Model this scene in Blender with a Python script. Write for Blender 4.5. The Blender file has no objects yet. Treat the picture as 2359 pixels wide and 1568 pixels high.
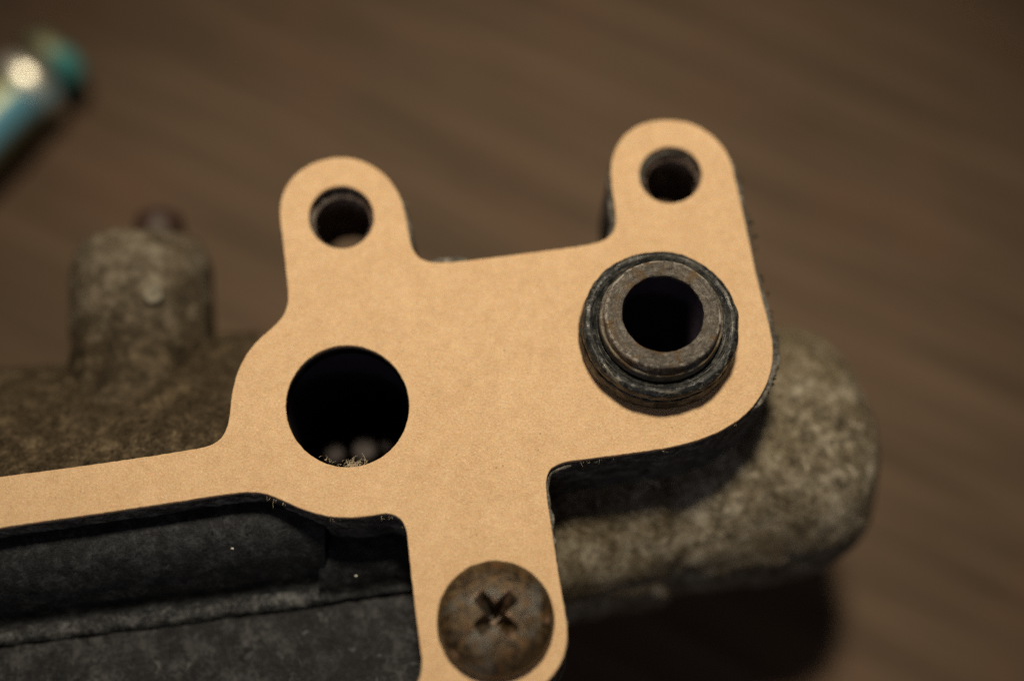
import bpy, bmesh, math, random
from mathutils import Vector, Matrix, noise
from mathutils.geometry import tessellate_polygon

random.seed(7)
MM = 0.001                      # everything below is written in millimetres
sc = bpy.context.scene
C = sc.collection

# ------------------------------------------------------------------ camera
ZG = 46.0                       # height of the gasket face above the table
TILT = math.radians(21.0)       # camera leans 21 degrees off the vertical
DIST = 120.0
LENS = 49.5
cam_pos = Vector((0, -DIST * math.sin(TILT), ZG + DIST * math.cos(TILT)))
cam = bpy.data.cameras.new('camera')
cam.sensor_width = 36.0
cam.lens = LENS
cam.clip_start = 0.005
cam.clip_end = 20.0
cam.dof.use_dof = True
cam.dof.focus_distance = 0.1165
cam.dof.aperture_fstop = 6.1
cam.dof.aperture_blades = 7
co = bpy.data.objects.new('camera', cam)
C.objects.link(co)
co.location = cam_pos * MM
co.rotation_euler = (TILT, 0, 0)
sc.camera = co

# ------------------------------------------------------------------ light
w = bpy.data.worlds.new("World")
sc.world = w
w.use_nodes = True
bg = w.node_tree.nodes['Background']
bg.inputs[0].default_value = (0.95, 0.80, 0.85, 1)
bg.inputs[1].default_value = 0.055


def aim(o, target):
    d = Vector(target) - o.location
    o.rotation_euler = d.to_track_quat('-Z', 'Y').to_euler()


def lamp(name, kind, loc, target, power, color, **kw):
    l = bpy.data.lights.new(name, kind)
    l.energy = power
    l.color = color
    for k, v in kw.items():
        setattr(l, k, v)
    o = bpy.data.objects.new(name, l)
    C.objects.link(o)
    o.location = Vector(loc) * MM
    aim(o, Vector(target) * MM)
    return o


lamp('work_lamp', 'SPOT', (-4, 134, 486), (0, 14, 20), 12.9, (1.0, 0.86, 0.66),
     shadow_soft_size=0.031, spot_size=math.radians(26), spot_blend=1.0)
lamp('cool_fill', 'AREA', (-70, -330, 230), (-10, 0, 30), 0.10, (0.78, 0.84, 1.0),  # unseen cool fill on the camera side, added for glints and dark walls
     shape='RECTANGLE', size=0.15, size_y=0.09)

sc.view_settings.view_transform = 'Standard'
sc.view_settings.look = 'None'
sc.view_settings.exposure = 0
sc.view_settings.gamma = 1
sc.cycles.use_denoising = False
sc.cycles.use_adaptive_sampling = False
sc.cycles.sample_clamp_indirect = 2.0
sc.cycles.caustics_reflective = False
sc.cycles.caustics_refractive = False


# ------------------------------------------------------------------ helpers
RX = Matrix.Rotation(TILT, 3, 'X')


def at(px, py, h=0.0):
    """point at height h (mm, relative to the gasket face) seen at photo pixel (2358 x 1568)"""
    k = 36.0 / LENS / 2358.0
    d = RX @ Vector(((px - 1179) * k, -(py - 784) * k, -1))
    t = (ZG + h - cam_pos.z) / d.z
    return cam_pos + d * t


def at2(px, py, h=0.0):
    p = at(px, py, h)
    return Vector((p.x, p.y))


def spline(pts, closed=True, n=6):
    out = []
    m = len(pts)
    rng = range(m) if closed else range(m - 1)
    for i in rng:
        if closed:
            p0, p1, p2, p3 = pts[i - 1], pts[i], pts[(i + 1) % m], pts[(i + 2) % m]
        else:
            p0, p1, p2, p3 = pts[max(i - 1, 0)], pts[i], pts[i + 1], pts[min(i + 2, m - 1)]
        # centripetal Catmull-Rom
        def kn(a, b, t):
            return t + max((b - a).length, 1e-6) ** 0.5
        t0 = 0.0
        t1 = kn(p0, p1, t0) if (p1 - p0).length > 1e-6 else t0 + .5
        t2 = kn(p1, p2, t1)
        t3 = kn(p2, p3, t2) if (p3 - p2).length > 1e-6 else t2 + .5
        for j in range(n):
            t = t1 + (t2 - t1) * j / n
            a1 = p0 * ((t1 - t) / (t1 - t0)) + p1 * ((t - t0) / (t1 - t0))
            a2 = p1 * ((t2 - t) / (t2 - t1)) + p2 * ((t - t1) / (t2 - t1))
            a3 = p2 * ((t3 - t) / (t3 - t2)) + p3 * ((t - t2) / (t3 - t2))
            b1 = a1 * ((t2 - t) / (t2 - t0)) + a2 * ((t - t0) / (t2 - t0))
            b2 = a2 * ((t3 - t) / (t3 - t1)) + a3 * ((t - t1) / (t3 - t1))
            out.append(b1 * ((t2 - t) / (t2 - t1)) + b2 * ((t - t1) / (t2 - t1)))
    if not closed:
        out.append(pts[-1].copy())
    return out


def resample(loop, step):
    out = []
    m = len(loop)
    acc = 0.0
    for i in range(m):
        a, b = loop[i], loop[(i + 1) % m]
        L = (b - a).length
        while acc < L:
            out.append(a + (b - a) * (acc / L))
            acc += step
        acc -= L
    return out


def area2(loop):
    return sum(loop[i].x * loop[(i + 1) % len(loop)].y - loop[(i + 1) % len(loop)].x * loop[i].y for i in range(len(loop))) / 2


def orient(loop, ccw=True):
    return loop if (area2(loop) > 0) == ccw else loop[::-1]


def normals2(loop):
    m = len(loop)
    res = []
    for i in range(m):
        d = loop[(i + 1) % m] - loop[i - 1]
        if d.length < 1e-9:
            d = Vector((1, 0))
        d.normalize()
        res.append(Vector((d.y, -d.x)))        # outward for ccw, into the hole's rim for cw holes = away from material
    return res


def nz(p, s=1.0, octv=3, seed=0.0):
    return noise.fractal(Vector((p[0] * s + seed, p[1] * s - seed * .7, (p[2] if len(p) > 2 else 0) * s + seed * 1.3)), 1.0, 2.0, octv)


def new_obj(name, verts, faces, mat, parent=None, smooth=True, base=(0, 0, 0)):
    b = Vector(base)
    if parent is not None:
        b = Vector(parent['base_mm'])
    me = bpy.data.meshes.new(name)
    me.from_pydata([(Vector(v) - b) * MM for v in verts], [], faces)
    me.materials.append(mat)
    if smooth:
        me.polygons.foreach_set('use_smooth', [True] * len(me.polygons))
    me.update()
    o = bpy.data.objects.new(name, me)
    C.objects.link(o)
    if parent is not None:
        o.parent = parent
    else:
        o.location = b * MM
        o['base_mm'] = tuple(b)
    return o


def thing(name, label, cat, base):
    o = bpy.data.objects.new(name, None)
    C.objects.link(o)
    o.empty_display_size = 0.005
    o.location = Vector(base) * MM
    o['base_mm'] = tuple(base)
    o['label'] = label
    o['category'] = cat
    return o


def plate(name, loops, levels, mat, parent, rough=0.0, rs=1.0, caps=(True, True), seed=0.0):
    """loops: [outer ccw, hole cw, ...] 2D mm; levels: [(z, outward offset)] from the top down"""
    verts, faces, flat = [], [], []
    starts = []
    for loop in loops:
        nn = normals2(loop)
        m = len(loop)
        st = len(verts)
        starts.append(st)
        for li, (z, off) in enumerate(levels):
            for p, n in zip(loop, nn):
                r = rough * nz((p.x, p.y, z), rs, 4, seed) if (rough and 0 < li) else (rough * .5 * nz((p.x, p.y, z), rs, 4, seed) if rough else 0)
                q = p + n * (off + r)
                verts.append((q.x, q.y, z))
        for li in range(len(levels) - 1):
            a, b = st + li * m, st + (li + 1) * m
            for i in range(m):
                j = (i + 1) % m
                faces.append((a + i, b + i, b + j, a + j))
    nside = len(faces)
    flatl = []
    idx_top, idx_bot = [], []
    for loop, st in zip(loops, starts):
        m = len(loop)
        flatl.append([Vector((verts[st + i][0], verts[st + i][1], 0)) for i in range(m)])
        idx_top += [st + i for i in range(m)]
        idx_bot += [st + (len(levels) - 1) * m + i for i in range(m)]
    tris = tessellate_polygon(flatl)
    for t in tris:
        a, b, c = (Vector(verts[idx_top[k]]) for k in t)
        up = (b - a).cross(c - a).z > 0
        if caps[0]:
            f = tuple(idx_top[k] for k in t)
            faces.append(f if up else f[::-1])
        if caps[1]:
            f = tuple(idx_bot[k] for k in t)
            faces.append(f[::-1] if up else f)
    o = new_obj(name, verts, faces, mat, parent)
    for k, p in enumerate(o.data.polygons):
        if k >= nside:
            p.use_smooth = False
    return o


def lathe(name, prof, centre, mat, parent=None, seg=128, wob=0.0, ws=1.0, seed=0.0, axis=None, closed=False, base=None):
    """prof: [(r, h)] ; axis: 3x3 whose z column is the axis"""
    A = axis or Matrix.Identity(3)
    c = Vector(centre)
    verts, faces = [], []
    for (r, h) in prof:
        for k in range(seg):
            a = 2 * math.pi * k / seg
            p = Vector((r * math.cos(a), r * math.sin(a), h))
            if wob:
                f = 1 + 0 * r
                d = wob * nz((p.x, p.y, p.z), ws, 4, seed)
                n = Vector((math.cos(a), math.sin(a), 0.6))
                p = p + n * d * (1 if r > 0.05 else 0)
            verts.append(c + A @ p)
    m = len(prof)
    for i in range(m - 1 if not closed else m):
        i2 = (i + 1) % m
        for k in range(seg):
            k2 = (k + 1) % seg
            faces.append((i * seg + k, i * seg + k2, i2 * seg + k2, i2 * seg + k))
    return new_obj(name, verts, faces, mat, parent, base=base or centre)


def fillet(pts, n=5):
    """round a coarse (r,h) profile with Catmull-Rom"""
    v = [Vector(p) for p in pts]
    return [(p.x, p.y) for p in spline(v, closed=False, n=n)]


def grid(name, rows, mat, parent, rough=0.0, rs=1.0, seed=0.0):
    nr, nc = len(rows), len(rows[0])
    verts = []
    for r in rows:
        for p in r:
            v = Vector(p)
            if rough:
                v.z += rough * nz(p, rs, 5, seed)
                v.y += rough * .6 * nz(p, rs, 4, seed + 9)
            verts.append(v)
    faces = [(i * nc + j, i * nc + j + 1, (i + 1) * nc + j + 1, (i + 1) * nc + j) for i in range(nr - 1) for j in range(nc - 1)]
    o = new_obj(name, verts, faces, mat, parent)
    return o


# ------------------------------------------------------------------ materials
class NT:
    def __init__(self, name):
        self.m = bpy.data.materials.new(name)
        self.m.use_nodes = True
        self.t = self.m.node_tree
        self.b = self.t.nodes['Principled BSDF']
        tc = self.t.nodes.new('ShaderNodeTexCoord')
        mp = self.t.nodes.new('ShaderNodeMapping')
        mp.inputs['Scale'].default_value = (1000, 1000, 1000)
        self.t.links.new(tc.outputs['Object'], mp.inputs[0])
        self.co = mp.outputs[0]                       # millimetres

    def n(self, typ, **kw):
        nd = self.t.nodes.new(typ)
        for k, v in kw.items():
            setattr(nd, k, v)
        return nd

    def link(self, a, b):
        self.t.links.new(a, b)

    def noise(self, scale, detail=4, rough=.55, dist=0, co=None):
        nd = self.n('ShaderNodeTexNoise')
        nd.inputs['Scale'].default_value = scale
        nd.inputs['Detail'].default_value = detail
        nd.inputs['Roughness'].default_value = rough
        nd.inputs['Distortion'].default_value = dist
        self.link(co or self.co, nd.inputs['Vector'])
        return nd.outputs['Fac']

    def voro(self, scale, feature='F1', co=None):
        nd = self.n('ShaderNodeTexVoronoi', feature=feature)
        nd.inputs['Scale'].default_value = scale
        self.link(co or self.co, nd.inputs['Vector'])
        return nd.outputs['Distance']

    def mapped(self, rot=(0, 0, 0), scale=(1, 1, 1)):
        ro = self.n('ShaderNodeMapping')
        ro.inputs['Rotation'].default_value = rot
        self.link(self.co, ro.inputs[0])
        mp = self.n('ShaderNodeMapping')
        mp.inputs['Scale'].default_value = scale
        self.link(ro.outputs[0], mp.inputs[0])
        return mp.outputs[0]

    def ramp(self, fac, stops, interp='LINEAR'):
        r = self.n('ShaderNodeValToRGB')
        r.color_ramp.interpolation = interp
        el = r.color_ramp.elements
        while len(el) < len(stops):
            el.new(0.5)
        for e, (p, c) in zip(el, stops):
            e.position = p
            e.color = (c, c, c, 1) if isinstance(c, (int, float)) else (*c, 1)
        self.link(fac, r.inputs[0])
        return r.outputs[0]

    def mix(self, fac, a, b, mode='MIX'):
        m = self.n('ShaderNodeMix', data_type='RGBA', blend_type=mode)
        for s, v in ((m.inputs[0], fac), (m.inputs[6], a), (m.inputs[7], b)):
            if isinstance(v, (int, float)):
                s.default_value = v
            elif isinstance(v, tuple):
                s.default_value = (*v, 1)
            else:
                self.link(v, s)
        return m.outputs[2]

    def math(self, op, a, b=0.0):
        m = self.n('ShaderNodeMath', operation=op)
        for s, v in ((m.inputs[0], a), (m.inputs[1], b)):
            if isinstance(v, (int, float)):
                s.default_value = v
            else:
                self.link(v, s)
        return m.outputs[0]

    def bump(self, height, dist_mm, strength=1.0, prev=None):
        b = self.n('ShaderNodeBump')
        b.inputs['Strength'].default_value = strength
        b.inputs['Distance'].default_value = dist_mm * MM
        self.link(height, b.inputs['Height'])
        if prev is not None:
            self.link(prev, b.inputs['Normal'])
        return b.outputs[0]

    def set(self, **kw):
        names = dict(color='Base Color', rough='Roughness', metal='Metallic', normal='Normal', spec='Specular IOR Level', coat='Coat Weight')
        for k, v in kw.items():
            s = self.b.inputs[names[k]]
            if isinstance(v, (int, float)):
                s.default_value = v
            elif isinstance(v, tuple):
                s.default_value = (*v, 1)
            else:
                self.link(v, s)
        return self.m


def mat_kraft():
    t = NT('kraft_gasket_paper')
    big = t.noise(.25, 4, .6)
    mid = t.noise(1.1, 5, .7, .5)
    fine = t.noise(5.5, 3, .75)
    fib = t.noise(2.6, 4, .65, 1.5, t.mapped((0, 0, .5), (1, 4, 1)))
    fib2 = t.noise(2.6, 4, .65, 1.5, t.mapped((0, 0, -.9), (1, 4, 1)))
    c = t.ramp(mid, [(.28, (.455, .296, .155)), (.50, (.53, .362, .200)), (.72, (.60, .425, .247))])
    c = t.mix(.22, c, t.ramp(big, [(.35, (.46, .298, .155)), (.65, (.60, .42, .245))]))
    c = t.mix(t.ramp(fib, [(.56, 0.0), (.70, .6)]), c, (.70, .52, .325))
    c = t.mix(t.ramp(fib2, [(.56, 0.0), (.72, .5)]), c, (.39, .245, .125))
    c = t.mix(t.ramp(fine, [(.28, .75), (.48, 0.0)]), c, (.36, .22, .11))
    c = t.mix(t.ramp(fine, [(.54, 0.0), (.70, .55)]), c, (.70, .53, .34))
    # sparse dark flecks
    fl = t.voro(.95)
    gate = t.ramp(t.noise(.40, 2), [(.47, 0), (.58, 1)])
    spot = t.math('MULTIPLY', t.ramp(fl, [(.04, 1), (.10, 0)]), gate)
    c = t.mix(t.math('MULTIPLY', spot, .7), c, (.17, .10, .05))
    # pale fibres, their glints painted into the colour
    gl = t.voro(1.5, co=t.mapped((0, 0, .4), (1, 2.0, 1)))
    c = t.mix(t.math('MULTIPLY', t.ramp(gl, [(.04, 1), (.11, 0)]), .7), c, (.84, .70, .50))
    h = t.math('ADD', t.math('MULTIPLY', fine, .8), t.math('ADD', mid, fib))
    t.b.inputs['Subsurface Weight'].default_value = .35
    t.b.inputs['Subsurface Radius'].default_value = (1.0, .55, .25)
    t.b.inputs['Subsurface Scale'].default_value = .35 * MM
    return t.set(color=c, rough=.6, spec=.3, normal=t.bump(h, .11, .6))


def mat_casting(name, dark, lowc, highc, rust, rust_amt, bump_mm=.12, sc_=1.0, rough=.7, pits=.6, metal=0.0, spec=.10, tip=None, grain=.5):
    t = NT(name)
    a = t.noise(.17 * sc_, 4, .6, .4)
    b = t.noise(.55 * sc_, 9, .78, .3)
    f = t.noise(2.6 * sc_, 5, .8)
    g = t.noise(6.5 * sc_, 2, .7)
    p = t.noise(.9 * sc_, 4, .7, .8, t.mapped((.4, .9, 1.3), (1, 1, 1)))
    c = t.ramp(b, [(.37, dark), (.49, lowc), (.63, highc)])
    c = t.mix(t.ramp(a, [(.40, 0.0), (.62, rust_amt)]), c, rust)
    c = t.mix(t.ramp(f, [(.36, pits), (.52, 0.0)]), c, tuple(x * .5 for x in dark))
    c = t.mix(t.ramp(f, [(.56, 0.0), (.72, .6)]), c, highc)
    c = t.mix(t.ramp(g, [(.52, 0.0), (.72, grain)]), c, highc)
    c = t.mix(t.ramp(p, [(.31, .9), (.41, 0.0)]), c, tuple(x * .4 for x in dark))
    c = t.mix(t.ramp(p, [(.62, 0.0), (.72, .85)]), c, tuple(min(x * 1.25, .6) for x in highc))
    if tip:                                   # bare grey skin near the tip, brown grime towards the root
        y0, y1, grime = tip
        sp = t.n('ShaderNodeSeparateXYZ')
        t.link(t.co, sp.inputs[0])
        m = t.math('ADD', sp.outputs[1], t.math('MULTIPLY', b, 6.0))
        k = t.math('DIVIDE', t.math('SUBTRACT', m, y0 + 3.0), y1 - y0)
        gr = t.ramp(b, [(.37, grime[0]), (.49, grime[1]), (.63, grime[2])])
        gr = t.mix(t.ramp(f, [(.36, pits), (.52, 0.0)]), gr, grime[0])
        gr = t.mix(t.ramp(g, [(.52, 0.0), (.72, grain)]), gr, grime[2])
        c = t.mix(t.ramp(k, [(.0, 1.0), (.95, 0.0)]), c, gr)
    h = t.math('ADD', b, t.math('MULTIPLY', f, .6))
    return t.set(color=c, rough=rough, metal=metal, spec=spec, normal=t.bump(h, bump_mm, 1.0))


def polar(t, kr, ka, kz):
    sp = t.n('ShaderNodeSeparateXYZ')
    t.link(t.co, sp.inputs[0])
    x, y, zz = sp.outputs
    rad = t.math('SQRT', t.math('ADD', t.math('MULTIPLY', x, x), t.math('MULTIPLY', y, y)))
    cx = t.math('DIVIDE', x, t.math('MAXIMUM', rad, .01))
    cy = t.math('DIVIDE', y, t.math('MAXIMUM', rad, .01))
    cb = t.n('ShaderNodeCombineXYZ')
    # position on a unit ring (seamless) swept with radius and height
    t.link(t.math('MULTIPLY', cx, ka), cb.inputs[0])
    t.link(t.math('ADD', t.math('MULTIPLY', cy, ka), t.math('MULTIPLY', rad, kr * .37)), cb.inputs[1])
    t.link(t.math('ADD', t.math('MULTIPLY', rad, kr), t.math('MULTIPLY', zz, kz)), cb.inputs[2])
    return cb.outputs[0]


def edge_wear(t, lo, hi):
    g = t.n('ShaderNodeNewGeometry')
    return t.ramp(g.outputs['Pointiness'], [(lo, 0), (hi, 1)])


def mat_rubber():
    t = NT('worn_black_rubber')
    a = t.noise(.6, 5, .7, .5)
    b = t.noise(2.6, 6, .75)
    s = t.noise(1.0, 5, .7, .2, polar(t, 6.0, 2.2, 7.0))
    c = t.ramp(b, [(.40, (.0045, .0052, .0058)), (.57, (.011, .0126, .0134)), (.70, (.085, .090, .084))])
    c = t.mix(t.ramp(a, [(.52, 0), (.66, .65)]), c, (.075, .075, .066))
    c = t.mix(t.ramp(s, [(.56, 0), (.66, .8)]), c, (.155, .145, .115))
    sp = t.n('ShaderNodeSeparateXYZ')
    t.link(t.co, sp.inputs[0])
    low = t.ramp(t.math('ADD', sp.outputs[2], t.math('MULTIPLY', b, .8)), [(.2, 1), (.98, .0)])   # grime on the skirt
    low2 = t.math('MULTIPLY', low, t.ramp(s, [(.38, .3), (.6, 1)]))
    c = t.mix(low2, c, (.105, .072, .032))
    h = t.math('ADD', b, t.math('MULTIPLY', s, 1.2))
    h = t.math('ADD', t.noise(1.3, 3, .5), t.math('MULTIPLY', s, .5))
    return t.set(color=c, rough=t.ramp(t.noise(.8, 5, .75, .3), [(.40, .24), (.60, .68)]), spec=t.ramp(t.noise(.5, 4, .7), [(.42, .42), (.58, .10)]), normal=t.bump(h, .13, .9))


def mat_sleeve():
    t = NT('worn_steel_sleeve')
    a = t.noise(.40, 4, .6, .6)
    b = t.noise(2.4, 6, .78)
    s = t.noise(1.0, 5, .75, .2, polar(t, 7.0, 2.5, 6.0))
    c = t.ramp(b, [(.36, (.022, .019, .0165)), (.51, (.080, .071, .060)), (.68, (.30, .28, .24))])
    c = t.mix(.45, c, t.ramp(s, [(.34, (.035, .030, .025)), (.66, (.20, .18, .15))]))
    c = t.mix(t.ramp(a, [(.50, 0), (.60, .85)]), c, (.095, .056, .020))
    c = t.mix(t.ramp(t.noise(1.5, 5, .75), [(.34, .8), (.44, 0)]), c, (.018, .015, .012))
    sp = t.n('ShaderNodeSeparateXYZ')
    t.link(t.co, sp.inputs[0])
    rad = t.math('SQRT', t.math('ADD', t.math('MULTIPLY', sp.outputs[0], sp.outputs[0]), t.math('MULTIPLY', sp.outputs[1], sp.outputs[1])))
    rim = t.math('MULTIPLY', t.ramp(t.math('SUBTRACT', rad, 4.0), [(.55, 0), (.68, 1), (.84, 1), (.90, 0)]), t.ramp(t.noise(1.2, 4, .7), [(.46, 0), (.58, .85)]))
    c = t.mix(rim, c, (.36, .34, .30))
    crust = t.math('MULTIPLY', t.ramp(t.math('SUBTRACT', rad, 4.5), [(.40, 0), (.5, 1)]), t.ramp(s, [(.42, 0), (.6, .7)]))
    c = t.mix(crust, c, (.23, .205, .15))
    return t.set(color=c, rough=.45, metal=.25, spec=.3, normal=t.bump(t.math('ADD', b, s), .14, .9))


def mat_screw():
    t = NT('rusty_screw_steel')
    a = t.noise(.42, 4, .6, .5)
    b = t.noise(1.6, 6, .75)
    c = t.ramp(b, [(.38, (.014, .009, .0045)), (.52, (.052, .033, .014)), (.68, (.150, .105, .052))])
    c = t.mix(t.ramp(a, [(.36, .8), (.48, 0)]), c, (.082, .077, .066))
    c = t.mix(t.ramp(t.noise(.8, 4, .7, .3), [(.52, 0), (.64, .85)]), c, (.075, .034, .009))
    c = t.mix(t.math('MULTIPLY', edge_wear(t, .54, .64), t.ramp(t.noise(.9, 3, .6), [(.42, .05), (.60, .75)])), c, (.34, .21, .145))
    return t.set(color=c, rough=t.ramp(b, [(.36, .27), (.64, .58)]), metal=.38, spec=.4, normal=t.bump(b, .16, .8))


def mat_table():
    t = NT('dark_brown_wood')
    rz = math.radians(27)
    g = t.mapped((0, 0, rz), (.010, .24, 1))
    g2 = t.mapped((0, 0, rz), (.03, .55, 1))
    a = t.noise(1.0, 5, .6, .6, g)
    b = t.noise(1.0, 4, .6, .4, g2)
    p = t.noise(.045, 3, .6)
    c = t.ramp(a, [(.30, (.038, .0255, .0155)), (.5, (.071, .0458, .0280)), (.70, (.112, .0745, .047))])
    c = t.mix(.45, c, t.ramp(b, [(.3, (.032, .0215, .0130)), (.7, (.104, .072, .046))]))
    c = t.mix(t.ramp(p, [(.50, 0), (.68, .40)]), c, (.096, .052, .032))
    return t.set(color=c, rough=.62, spec=.08, normal=t.bump(b, .15, .5))


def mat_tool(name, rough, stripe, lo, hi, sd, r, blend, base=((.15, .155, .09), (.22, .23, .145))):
    """olive plating with a blue reflection painted as a stripe along one flank (sd: flank direction, r: radius)"""
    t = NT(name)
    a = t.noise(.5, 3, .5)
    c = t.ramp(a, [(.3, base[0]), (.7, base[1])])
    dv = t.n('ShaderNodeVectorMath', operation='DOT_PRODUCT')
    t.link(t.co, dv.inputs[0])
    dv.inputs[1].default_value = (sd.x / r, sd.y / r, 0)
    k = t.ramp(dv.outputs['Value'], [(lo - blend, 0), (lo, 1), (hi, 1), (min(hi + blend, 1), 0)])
    c = t.mix(k, c, stripe)  # the bluish reflection goes into the base colour
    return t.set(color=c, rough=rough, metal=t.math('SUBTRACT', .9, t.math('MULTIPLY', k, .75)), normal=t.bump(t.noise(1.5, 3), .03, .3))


def mat_plain(name, col, rough=.6, metal=0.0, spec=.4, ns=2.0, var=.25):
    t = NT(name)
    b = t.noise(ns, 4, .65)
    lo = tuple(x * (1 - var) for x in col)
    hi = tuple(x * (1 + var) for x in col)
    return t.set(color=t.ramp(b, [(.3, lo), (.7, hi)]), rough=rough, metal=metal, spec=spec, normal=t.bump(b, .12, .6))


BOSS_Y1 = (at(325, 530, -13.0).y - at(1150, 850).y)
BOSS_Y0 = (at(325, 805, -7.0).y - at(1150, 850).y)
M = dict(
    kraft=mat_kraft(),
    body=mat_casting('weathered_grey_casting', (.030, .023, .013), (.132, .108, .068), (.38, .345, .27), (.082, .060, .030), .8, .16, .8, pits=.9),
    brown=mat_casting('brown_stained_casting', (.013, .009, .0045), (.042, .030, .016), (.140, .108, .066), (.024, .016, .0085), .75, .12, 1.1, pits=.85),
    boss=mat_casting('grey_brown_boss_casting', (.040, .032, .021), (.110, .090, .058), (.27, .245, .195), (.070, .050, .027), .7, .14, .85, pits=.7, tip=(BOSS_Y0, BOSS_Y1, ((.012, .009, .005), (.036, .026, .0145), (.110, .086, .054)))),
    flange=mat_casting('dirty_flange_casting', (.024, .022, .020), (.060, .056, .048), (.26, .25, .22), (.045, .038, .030), .5, .16, 1.2, pits=.5),
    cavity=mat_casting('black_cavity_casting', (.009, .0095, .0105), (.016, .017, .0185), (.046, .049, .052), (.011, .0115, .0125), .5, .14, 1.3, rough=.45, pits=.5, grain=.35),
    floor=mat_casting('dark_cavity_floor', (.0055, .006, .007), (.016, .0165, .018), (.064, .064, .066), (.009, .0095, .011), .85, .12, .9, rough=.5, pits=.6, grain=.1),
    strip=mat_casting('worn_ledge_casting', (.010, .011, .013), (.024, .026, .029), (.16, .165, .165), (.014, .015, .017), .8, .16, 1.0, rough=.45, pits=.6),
    bore=mat_plain('shade_toned_bore', (.026, .020, .030), .6, spec=.1),  # shade of the deep holes put into a near-black colour
    thread=mat_casting('rusty_thread', (.040, .028, .022), (.13, .095, .078), (.36, .31, .26), (.11, .062, .040), .6, .2, 1.4),
    rubber=mat_rubber(), sleeve=mat_sleeve(), screw=mat_screw(), table=mat_table(),
    stud=mat_plain('rusty_stud', (.028, .013, .008), .6),
    tooth=mat_plain('dull_bore_tooth', (.060, .052, .050), .6, spec=.1),
    mark=mat_plain('bare_casting_mark', (.15, .135, .10), .7),
    fibre=mat_plain('loose_paper_fibre', (.62, .52, .36), .8, spec=.1),
    fleck=mat_plain('bright_metal_fleck', (.85, .82, .70), .45, .1),
)

# ------------------------------------------------------------------ table
n = 8
tt = new_obj('table_top', [(-900, -900, 0), (900, -900, 0), (900, 900, 0), (-900, 900, 0)], [(0, 1, 2, 3)], M['table'], None, smooth=False)
tt['kind'] = 'structure'
tt['label'] = 'dark brown wooden table top with blurred diagonal grain'

# ------------------------------------------------------------------ outlines (traced on the gasket face)
OUT = [(-60, 1105), (0, 1097), (110, 1083), (220, 1068), (330, 1052), (430, 1036), (480, 1026), (506, 1011), (522, 985), (529, 950),
       (534, 905), (547, 857), (570, 812), (600, 777), (632, 749), (654, 722), (663, 695), (662, 660), (656, 600), (650, 545),
       (645, 500), (647, 462), (662, 425), (689, 395), (724, 375), (765, 364), (805, 364), (845, 376), (880, 398), (908, 430),
       (926, 467), (936, 510), (943, 548), (950, 573), (964, 592), (990, 603), (1030, 604), (1110, 596), (1250, 578), (1350, 564),
       (1390, 553), (1411, 535), (1418, 510), (1415, 470), (1409, 430), (1407, 392), (1413, 355), (1431, 321), (1460, 295), (1500, 280),
       (1545, 277), (1590, 284), (1630, 305), (1662, 335), (1682, 370), (1693, 412), (1703, 455), (1721, 535), (1741, 630), (1760, 705),
       (1775, 765), (1780, 808), (1774, 858), (1754, 907), (1720, 950), (1670, 986), (1610, 1012), (1540, 1030), (1440, 1045), (1340, 1058),
       (1293, 1066), (1268, 1080), (1258, 1107), (1260, 1145), (1268, 1200), (1280, 1280), (1291, 1350), (1300, 1405), (1306, 1452),
       (1301, 1500), (1283, 1540), (1250, 1577), (1200, 1606), (1120, 1628), (900, 1662), (400, 1735), (0, 1793), (-200, 1815), (-300, 1790),
       (-345, 1700), (-360, 1500), (-370, 1300), (-355, 1190), (-300, 1140), (-180, 1122)]
WIN = [(-150, 1238), (0, 1215), (100, 1200), (200, 1186), (300, 1171), (420, 1153), (520, 1138), (570, 1133), (612, 1137), (650, 1152),
       (700, 1173), (755, 1188), (810, 1191), (858, 1186), (892, 1182), (918, 1191), (934, 1216), (940, 1260), (948, 1330), (956, 1400),
       (965, 1470), (971, 1520), (966, 1560), (945, 1590), (900, 1605), (400, 1678), (0, 1735), (-160, 1748), (-215, 1715), (-235, 1600), (-245, 1400), (-230, 1280)]


def circ(cx, cy, rx, ry, n=40):
    return [(cx + rx * math.cos(2 * math.pi * k / n), cy + ry * math.sin(2 * math.pi * k / n)) for k in range(n)]


def on_face(pts, h=0.0, step=.22, ccw=True, smooth=5):
    return orient(resample(spline([at2(x, y, h) for x, y in pts], True, smooth), step), ccw)


outer = on_face(OUT)
window = on_face(WIN, ccw=False)
h_left = on_face(circ(786, 500, 75, 72), step=.2, ccw=False, smooth=2)
h_right = on_face(circ(1544, 403, 72, 65), step=.2, ccw=False, smooth=2)
h_big = on_face(circ(800, 935, 142, 140, 60), step=.2, ccw=False, smooth=2)
TH = 0.55


def z(h):
    return ZG + h


# gasket
g_base = at(1150, 850, -TH)
gasket = thing('paper_gasket', 'tan kraft paper gasket lying on the casting face, with two lobes and open holes', 'gasket', g_base)
h_seal = on_face(circ(1514, 771, 108, 103), step=.25, ccw=False, smooth=2)
plate('sheet', [outer, window, h_left, h_right, h_big, h_seal],
      [(z(0), -.07), (z(-.05), -.01), (z(-.12), 0.01), (z(-TH + .05), .0), (z(-TH), -.03)], M['kraft'], gasket, rough=.035, rs=2.2)

# loose fibres on the cut edges
fv, ff = [], []


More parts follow.
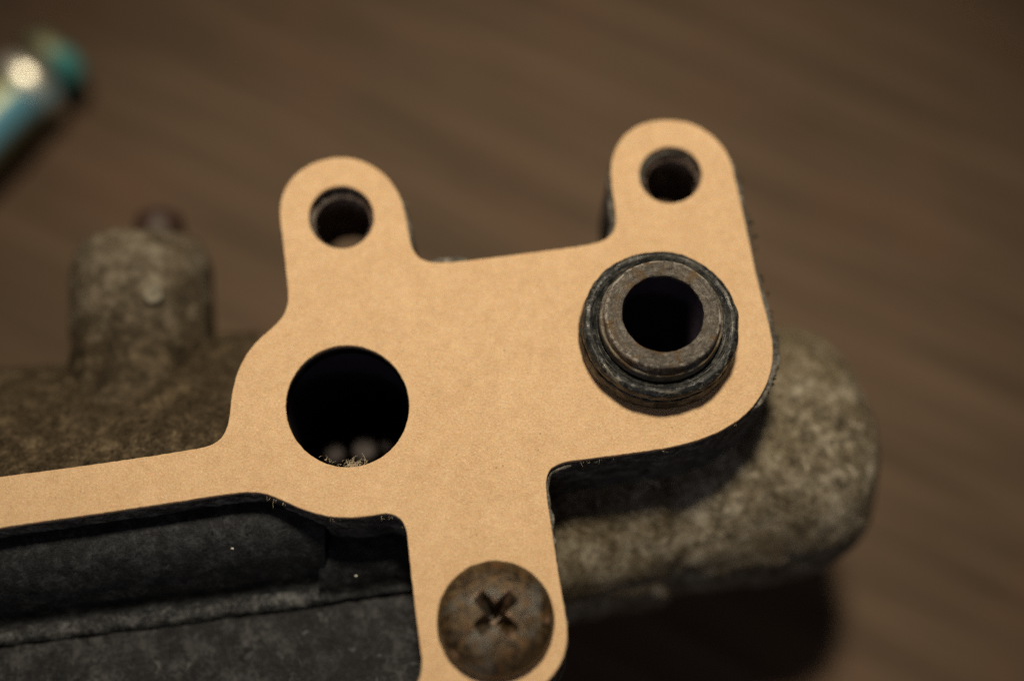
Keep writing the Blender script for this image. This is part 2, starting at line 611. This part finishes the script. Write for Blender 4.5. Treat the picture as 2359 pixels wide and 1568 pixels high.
def fibre(p, d, L, r=.018, curl=.6, seg=7):
    p = Vector(p)
    d = Vector(d).normalized()
    ax = Vector((random.uniform(-1, 1), random.uniform(-1, 1), random.uniform(-1, 1))).normalized()
    ring = []
    for s in range(seg + 1):
        u = d.orthogonal().normalized()
        v = d.cross(u)
        k0 = len(fv)
        rr = r * (1 - .5 * s / seg)
        for a in range(3):
            an = 2 * math.pi * a / 3
            fv.append(p + (u * math.cos(an) + v * math.sin(an)) * rr)
        if s:
            for a in range(3):
                b = (a + 1) % 3
                ff.append((k0 - 3 + a, k0 - 3 + b, k0 + b, k0 + a))
        p = p + d * (L / seg)
        d = (Matrix.Rotation(curl / seg * random.uniform(.5, 1.6), 3, ax) @ d).normalized()


for k in range(60):                       # the tuft on the near rim of the big hole
    cx = random.gauss(812, 13)
    cy = 1074 - abs(random.gauss(0, 5)) + .0022 * (cx - 800) ** 2 * -.6
    d = (random.gauss(.05, .6), random.uniform(.1, 1.0), random.uniform(-.4, .5))
    fibre(at(cx, cy + 2, -.25), d, random.uniform(.3, 1.0) * (1.6 if k % 9 == 0 else 1), .014, random.uniform(1.5, 6))
for k in range(7):
    cx = random.gauss(745, 10)
    fibre(at(cx, 1058 + (cx - 745) * .45, -.2), (random.gauss(.4, .4), random.uniform(.1, .6), random.uniform(-.3, .4)), random.uniform(.3, .7), .013, 3)
for (px, py, k, L) in [(620, 1143, 2, .9), (634, 1149, 3, 1.1), (655, 1156, 4, .6), (768, 1190, 2, .8), (778, 1192, 1, .6), (880, 1184, 3, .9), (900, 1184, 4, .7),
                       (915, 1190, 3, .6), (500, 1144, 1, .5), (540, 1138, 1, .4), (930, 1212, 2, .4), (1340, 1060, 3, .9), (1356, 1058, 2, .9), (1384, 1054, 3, .8), (1412, 1050, 1, .6),
                       (1525, 1034, 3, .6), (1545, 1030, 2, .5), (1620, 1010, 1, .4), (1690, 975, 2, .4), (936, 468, 2, .6), (300, 1055, 1, .4), (1000, 603, 1, .4)]:
    for j in range(k):
        fibre(at(px + random.uniform(-5, 5), py, -.35), (random.gauss(-.15, .3), -1, random.uniform(-.6, .3)), L * random.uniform(.25, .75), .011, random.uniform(.3, 2.5))
fo = new_obj('frayed_fibre', fv, ff, M['fibre'], gasket)
fo['kind'] = 'stuff'

# ------------------------------------------------------------------ the casting
casting = thing('engine_casting', 'weathered grey brown metal casting lying on the table beneath the tan gasket', 'metal casting', (at(1150, 850).x, at(1150, 850).y, 0))
FT = 10.0                                   # flange thickness
f_outer = []
nn = normals2(outer)
for p, nrm in zip(outer, nn):
    off = .05 + .22 * nz((p.x, p.y, 0), .5, 3, 3.0)
    f_outer.append(p + nrm * off)


def push(loop, px, py, rad, amt):
    c = at2(px, py)
    nn = normals2(loop)
    for i, p in enumerate(loop):
        d = (p - c).length / rad
        if d < 1:
            loop[i] = p + nn[i] * amt * (1 - d * d)


push(f_outer, 1406, 470, 3.2, .55)
push(f_outer, 1712, 470, 6.0, .45)
push(f_outer, 1765, 720, 6.0, .5)
push(f_outer, 1770, 860, 4.0, .45)
push(f_outer, 1262, 1150, 5.0, .3)
push(f_outer, 1300, 1480, 4.0, .08)
push(f_outer, 1030, 604, 2.6, .75)
push(f_outer, 938, 500, 2.5, .3)
f_window = [p - n_ * .12 for p, n_ in zip(window, normals2(window))]
c_left = on_face(circ(785, 500, 74, 71), step=.25, ccw=False, smooth=2)
c_right = on_face(circ(1549, 408, 68, 62), step=.25, ccw=False, smooth=2)
c_big = on_face(circ(800, 936, 147, 145, 60), step=.25, ccw=False, smooth=2)
c_bush = on_face(circ(1514, 772, 100, 95), step=.25, ccw=False, smooth=2)
zt = z(-TH - .03)
plate('flange', [f_outer, f_window, c_left, c_right, c_big, c_bush],
      [(zt, -.08), (zt - .2, .02)] + [(zt - .2 - k * 1.2, .02 + .02 * k) for k in range(1, 8)] + [(z(-FT), .15)],
      M['flange'], casting, rough=.13, rs=1.1, seed=5)

# bore walls through and below the flange, shade painted in as near-black
p = at(800, 935, 0)
fl_ = []
bore_r = (at2(942, 935) - at2(800, 935)).length + .2
prof = [(bore_r - .35, z(-.75)), (bore_r - .3, z(-FT) + .2), (bore_r, z(-FT - 3)), (bore_r - .2, z(-20)), (bore_r - 1.5, z(-21)), (0.01, z(-21))]
lathe('bore_wall', prof, (p.x, p.y, 0), M['bore'], casting, 64)
for (px, py, r, hh) in [(768, 1040, 1.0, -14), (838, 1030, 1.25, -14), (892, 1020, .8, -14)]:
    q = at(px, py, hh)
    lathe('bore_tooth', fillet([(r * 1.15, z(-21)), (r, z(hh - 1.2)), (r * .8, z(hh - .3)), (0.02, z(hh))], 4), (q.x, q.y, 0), M['tooth'], casting, 24)
p = at(1514, 772, 0)
lathe('seal_bore_wall', [(3.6, z(-.75)), (3.75, z(-FT) + .2), (3.75, z(-24)), (0.01, z(-24))], (p.x, p.y, 0), M['bore'], casting, 48)

for (cx, cy, rx, loc) in [(785, 500, 74, 'l'), (1549, 408, 68, 'r')]:
    q = at(cx, cy, 0)
    rr = (at2(cx + rx, cy) - at2(cx, cy)).length - .02
    pr = []
    for k in range(38):
        hh = -.72 - k * .25
        pr.append((rr - (.0 if k % 4 < 2 else .24) - (.1 if k > 1 else 0), z(hh)))
    lathe('threaded_bore', pr, (q.x, q.y, 0), M['thread'], casting, 64, wob=.12, ws=1.6, seed=cx)

# port barrel on the right
ax_dir = (at(1780, 1030, -22) - at(1280, 1103, -22)).normalized()
side = Vector((0, 0, 1)).cross(ax_dir).normalized()
AX = Matrix((side.cross(ax_dir).normalized() * 1, side, ax_dir)).transposed()
R = 12.6
end = at(2012, 1075, -21)
prof = [(0.02, 0), (3.5, -.12), (6.4, -.7), (8.8, -1.9), (10.6, -3.7), (11.8, -6.0), (12.2, -8.6), (12.3, -12), (12.2, -20.5), (12.3, -21.6), (12.9, -22.6), (13.0, -24), (12.9, -36.5), (11.8, -37.3), (0.02, -37.3)]
c = Vector((end.x - .7, end.y + 2.9, z(-21.0)))
pr = fillet(prof, 7)
lathe('port_barrel', pr, c, M['body'], casting, 160, wob=.38, ws=.22, seed=2, axis=AX)
casting_parts = 1

# long body behind the arm, with the boss
def arm_pt(x, dy, h):
    return at(x, 1097 - .152 * x + dy, h)

rows = []
# profile across: (pixel offset from the arm's far edge, height)
prof_b = [(60, -3.0), (10, -3.2), (-60, -4.6), (-130, -6.6), (-190, -9.0), (-225, -11.0), (-245, -13.5), (-250, -17), (-225, -24), (-190, -ZG + .3)]
pb = spline([Vector(p) for p in prof_b], closed=False, n=7)
for q in pb:
    row = []
    for i in range(80):
        x = -330 + i * 11.8
        x2 = x
        row.append(arm_pt(x2, q.x + 10 * math.sin(x * .012), q.y))
    rows.append(row)
grid('side_body', rows, M['brown'], casting, rough=.30, rs=.3, seed=4)

bo = at(335, 985, -13.2)
tip = at(325, 560, -13.0)
d = (tip - bo).normalized()
sd = d.cross(Vector((0, 0, 1))).normalized()
BA = Matrix((sd, d.cross(sd), d)).transposed()
Lb = (tip - bo).length
rb = (at(485, 700, -12) - at(165, 700, -12)).length / 2
prof = [(rb * 1.0, -1.0), (rb * 1.0, 1.5), (rb * 1.0, 6.0), (rb * 1.02, Lb - 8.0), (rb * 1.01, Lb - 4.6), (rb * .95, Lb - 2.4), (rb * .82, Lb - .9), (rb * .52, Lb - .1), (rb * .2, Lb + .1), (0.02, Lb + .15)]
lathe('mounting_boss', fillet(prof, 6), bo, M['boss'], casting, 96, wob=.35, ws=.28, seed=8, axis=BA)
st_ = at(368, 545, -17)
lathe('rusty_stud', fillet([(2.5, -2.0), (2.5, 1.2), (2.2, 2.0), (1.4, 2.5), (0.02, 2.6)], 3), st_, M['stud'], casting, 40, wob=.15, ws=1, axis=BA)

q = at(352, 678, -6.3)
lathe('casting_mark', [(.45, -1.2), (.80, -1.2), (.85, -.1), (.7, .08), (.5, .0), (.38, -.3), (.02, -.4)], q, M['mark'], casting, 24, wob=.2, ws=1.2)

# inside of the rectangular opening
def lip(x, dy, h):
    return at(x, 1215 - .146 * x + dy, h)

def sweep(name, prof, x0, x1, stepx, mat, rough, rs, seed, sub=8, bend=0.0):
    pr = spline([Vector(p) for p in prof], closed=False, n=sub)
    rows = []
    for q in pr:
        row = []
        k = int((x1 - x0) / stepx) + 1
        for i in range(k):
            x = x0 + (x1 - x0) * i / (k - 1)
            row.append(lip(x, q.x + bend * x, q.y))
        rows.append(row)
    return grid(name, rows, mat, casting, rough, rs, seed)

shelf_prof = [(-30, -3.1), (0, -3.15), (50, -3.3), (100, -4.0), (150, -5.6), (195, -8.0), (222, -9.6), (240, -9.9), (262, -10.1), (276, -10.8), (284, -11.6)]
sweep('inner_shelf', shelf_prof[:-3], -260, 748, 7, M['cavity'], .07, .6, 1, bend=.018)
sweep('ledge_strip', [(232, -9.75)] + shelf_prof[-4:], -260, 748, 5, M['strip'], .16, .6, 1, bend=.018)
# end face of that shelf
col = spline([Vector(p) for p in shelf_prof], closed=False, n=8)
ev, ef = [], []
for q in col:
    a = lip(748, q.x + .018 * 748, q.y)
    ev += [a + Vector((0, 0, -.05)), Vector((a.x + .4, a.y, z(-13)))]
for i in range(len(col) - 1):
    ef.append((2 * i, 2 * i + 1, 2 * i + 3, 2 * i + 2))
new_obj('shelf_end', ev, ef, M['cavity'], casting)
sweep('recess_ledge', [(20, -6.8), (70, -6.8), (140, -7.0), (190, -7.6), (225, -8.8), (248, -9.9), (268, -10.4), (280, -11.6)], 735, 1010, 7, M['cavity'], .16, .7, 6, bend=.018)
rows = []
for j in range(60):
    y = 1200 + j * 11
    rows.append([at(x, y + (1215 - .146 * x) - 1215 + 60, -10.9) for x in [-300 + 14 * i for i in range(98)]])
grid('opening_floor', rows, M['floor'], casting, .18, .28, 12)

# grit sticking to the flange edge and to the rim of the upper right bolt hole
gv, gf = [], []
edge_r = [(1688, 398), (1700, 440), (1722, 528), (1730, 560), (1745, 640), (1762, 705), (1778, 790), (1778, 850), (1760, 905)]
for k in range(46):
    if k < 32:
        i = random.randrange(len(edge_r) - 1)
        f = random.random()
        px = edge_r[i][0] * (1 - f) + edge_r[i + 1][0] * f + random.uniform(6, 14)
        py = edge_r[i][1] * (1 - f) + edge_r[i + 1][1] * f
        q = at(px, py, random.uniform(-1.6, -.8))
    else:
        an = random.uniform(1.7, 3.3)
        q = at(1549 + 64 * math.cos(an), 406 - 58 * math.sin(an), -.75)
    rr = random.uniform(.09, .30)
    n0 = len(gv)
    for v in ((1, 0, -.3), (-.5, .87, -.3), (-.5, -.87, -.3), (.1, .1, 1), (0, 0, -.9)):
        gv.append(q + Vector(v) * rr * random.uniform(.7, 1.3))
    gf += [(n0, n0 + 1, n0 + 3), (n0 + 1, n0 + 2, n0 + 3), (n0 + 2, n0, n0 + 3), (n0 + 1, n0, n0 + 4), (n0 + 2, n0 + 1, n0 + 4), (n0, n0 + 2, n0 + 4)]
go = new_obj('edge_grit', gv, gf, M['boss'], casting, smooth=False)
go['kind'] = 'stuff'

# two bright swarf flecks inside the opening
for (px, py, hh, lab) in [(534, 1262, -4.55, 'tiny bright metal fleck on the black shelf under the gasket arm'),
                          (819, 1325, -6.95, 'tiny pale metal fleck on the ledge beside the gasket neck')]:
    q = at(px, py, hh + .25)
    vs = [q + Vector(v) for v in ((-.12, -.05, -.1), (.1, -.09, -.08), (.13, .06, -.1), (-.05, .11, -.08), (.0, .02, .09))]
    o = new_obj('metal_fleck', vs, [(0, 1, 4), (1, 2, 4), (2, 3, 4), (3, 0, 4), (3, 2, 1, 0)], M['fleck'], None, smooth=False, base=q)
    o['label'] = lab
    o['category'] = 'metal fleck'
    o['group'] = 'metal flecks in the opening'

# ------------------------------------------------------------------ seal with steel sleeve
sb = at(1514, 770, 0)
seal = thing('sleeve_seal', 'black rubber ring seal round a worn steel sleeve, standing on the gasket', 'seal', sb)
RO = 6.75
ring = [(4.6, z(.0)), (6.4, z(.0)), (6.70, z(.06)), (6.80, z(.3)), (6.78, z(.6)), (6.70, z(1.1)), (6.60, z(1.5)), (6.48, z(1.62)), (6.50, z(1.75)), (6.60, z(2.0)), (6.62, z(2.35)), (6.50, z(2.72)), (6.25, z(2.96)),
        (5.95, z(2.98)), (5.65, z(2.78)), (5.4, z(2.6)), (5.22, z(2.5)), (5.12, z(2.1)), (4.6, z(2.0))]
lathe('rubber_ring', fillet(ring, 5), (sb.x, sb.y, 0), M['rubber'], seal, 240, wob=.085, ws=.9, seed=3)
slv = [(3.36, z(-8)), (3.36, z(4.5)), (3.38, z(4.72)), (3.5, z(4.80)), (4.0, z(4.84)), (4.45, z(4.82)), (4.70, z(4.74)), (4.82, z(4.55)), (4.85, z(4.2)), (4.86, z(3.85)), (4.95, z(3.72)), (5.10, z(3.66)), (5.17, z(3.5)), (5.19, z(3.1)), (5.2, z(2.7)), (5.17, z(2.2)), (5.1, z(.3))]
lathe('sleeve_bore', [(3.37, z(4.45)), (3.3, z(4.2)), (3.3, z(-12)), (.01, z(-12))], (sb.x, sb.y, 0), M['bore'], seal, 96)  # dark liner added so the lit inside of the sleeve reads as shade
lathe('steel_sleeve', fillet(slv, 4), (sb.x, sb.y, 0), M['sleeve'], seal, 240, wob=.05, ws=1.2, seed=11)

# ------------------------------------------------------------------ screw
sp = at(1141, 1424, .8)
sp.z = z(0)
screw = thing('cross_head_screw', 'rusty round cross head screw holding down the gasket neck', 'screw', sp)
Rs = 4.62
head = [(0.02, -3.0), (2.5, -3.0), (2.5, -.02), (Rs - .2, 0.0), (Rs, .15), (Rs, .7), (Rs * .985, 1.15), (Rs * .93, 1.65), (Rs * .8, 2.2), (Rs * .6, 2.62), (Rs * .35, 2.86), (Rs * .15, 2.93), (0.02, 2.95)]
ho = lathe('screw_head', fillet(head, 4), sp, M['screw'], screw, 96, wob=.05, ws=1.2, seed=6)
# weld the poles, cut the cross recess
bm = bmesh.new()
bm.from_mesh(ho.data)
bmesh.ops.remove_doubles(bm, verts=bm.verts, dist=.03 * MM)
bmesh.ops.holes_fill(bm, edges=[e for e in bm.edges if e.is_boundary], sides=0)
bmesh.ops.recalc_face_normals(bm, faces=bm.faces)
bm.to_mesh(ho.data)
bm.free()
# cutter: tapered cross
cb = bmesh.new()
for k in range(2):
    ang = math.radians(44 + 90 * k)
    rot = Matrix.Rotation(ang, 4, 'Z')
    L1, L0, W1, W0 = 2.4, .45, .68, .22
    top, bot = 3.6, .25
    vs = []
    for (hz, L, W) in ((bot, L0, W0), (top, L1 + .15, W1 + .05)):
        for sx, sy in ((-1, -1), (1, -1), (1, 1), (-1, 1)):
            vs.append(cb.verts.new((rot @ Vector((sx * L * random.uniform(.92, 1.06), sy * W * random.uniform(.85, 1.15) + k * .003, hz + k * .004))) * MM))
    for f in ((3, 2, 1, 0), (4, 5, 6, 7), (0, 1, 5, 4), (1, 2, 6, 5), (2, 3, 7, 6), (3, 0, 4, 7)):
        cb.faces.new([vs[i] for i in f])
# centre flare
cme = bpy.data.meshes.new('recess_cutter')
cb.to_mesh(cme)
cb.free()
cut = bpy.data.objects.new('recess_cutter', cme)
C.objects.link(cut)
cut.location = sp * MM
bpy.context.view_layer.update()
mod = ho.modifiers.new('recess', 'BOOLEAN')
mod.object = cut
mod.operation = 'DIFFERENCE'
mod.solver = 'EXACT'
mod.use_self = True
bv = ho.modifiers.new('soft', 'BEVEL')
bv.width = .30 * MM
bv.segments = 2
bv.limit_method = 'ANGLE'
bv.angle_limit = math.radians(35)
dg = bpy.context.evaluated_depsgraph_get()
me = bpy.data.meshes.new_from_object(ho.evaluated_get(dg))
ho.modifiers.clear()
ho.data = me
bpy.data.objects.remove(cut)

# ------------------------------------------------------------------ chromed tool on the table
rt = 4.7
pa = at(150, 118, rt - ZG)
pb_ = at(-120, 388, rt - ZG)
d = (pa - pb_)
d.z = 0
L = d.length
d.normalize()
sd = d.cross(Vector((0, 0, 1)))
TA = Matrix((sd, d.cross(sd), d)).transposed()
tool = thing('hand_tool', 'round metal tool end with blue green sheen lying on the dark wooden table', 'hand tool', (pb_.x, pb_.y, 0))
o0 = pb_ + d * -40
LL = L + 40
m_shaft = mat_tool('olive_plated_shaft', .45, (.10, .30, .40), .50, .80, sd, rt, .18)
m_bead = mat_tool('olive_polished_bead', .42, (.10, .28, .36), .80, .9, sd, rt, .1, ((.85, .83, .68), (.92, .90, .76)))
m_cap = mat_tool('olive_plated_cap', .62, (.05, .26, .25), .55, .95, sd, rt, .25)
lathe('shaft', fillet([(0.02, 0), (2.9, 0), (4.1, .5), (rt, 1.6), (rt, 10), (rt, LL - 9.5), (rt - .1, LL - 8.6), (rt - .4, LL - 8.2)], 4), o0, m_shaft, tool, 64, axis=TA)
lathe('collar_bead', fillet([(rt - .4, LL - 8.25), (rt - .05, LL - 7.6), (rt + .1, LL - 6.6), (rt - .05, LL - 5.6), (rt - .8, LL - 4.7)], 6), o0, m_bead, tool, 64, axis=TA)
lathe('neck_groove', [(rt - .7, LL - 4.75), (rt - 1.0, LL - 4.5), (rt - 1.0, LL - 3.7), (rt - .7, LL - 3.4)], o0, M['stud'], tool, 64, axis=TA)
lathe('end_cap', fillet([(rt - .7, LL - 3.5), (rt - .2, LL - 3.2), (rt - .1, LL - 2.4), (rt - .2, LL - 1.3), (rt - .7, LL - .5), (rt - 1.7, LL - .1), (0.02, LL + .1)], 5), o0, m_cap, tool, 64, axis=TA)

for o in C.objects:
    if 'base_mm' in o:
        del o['base_mm']
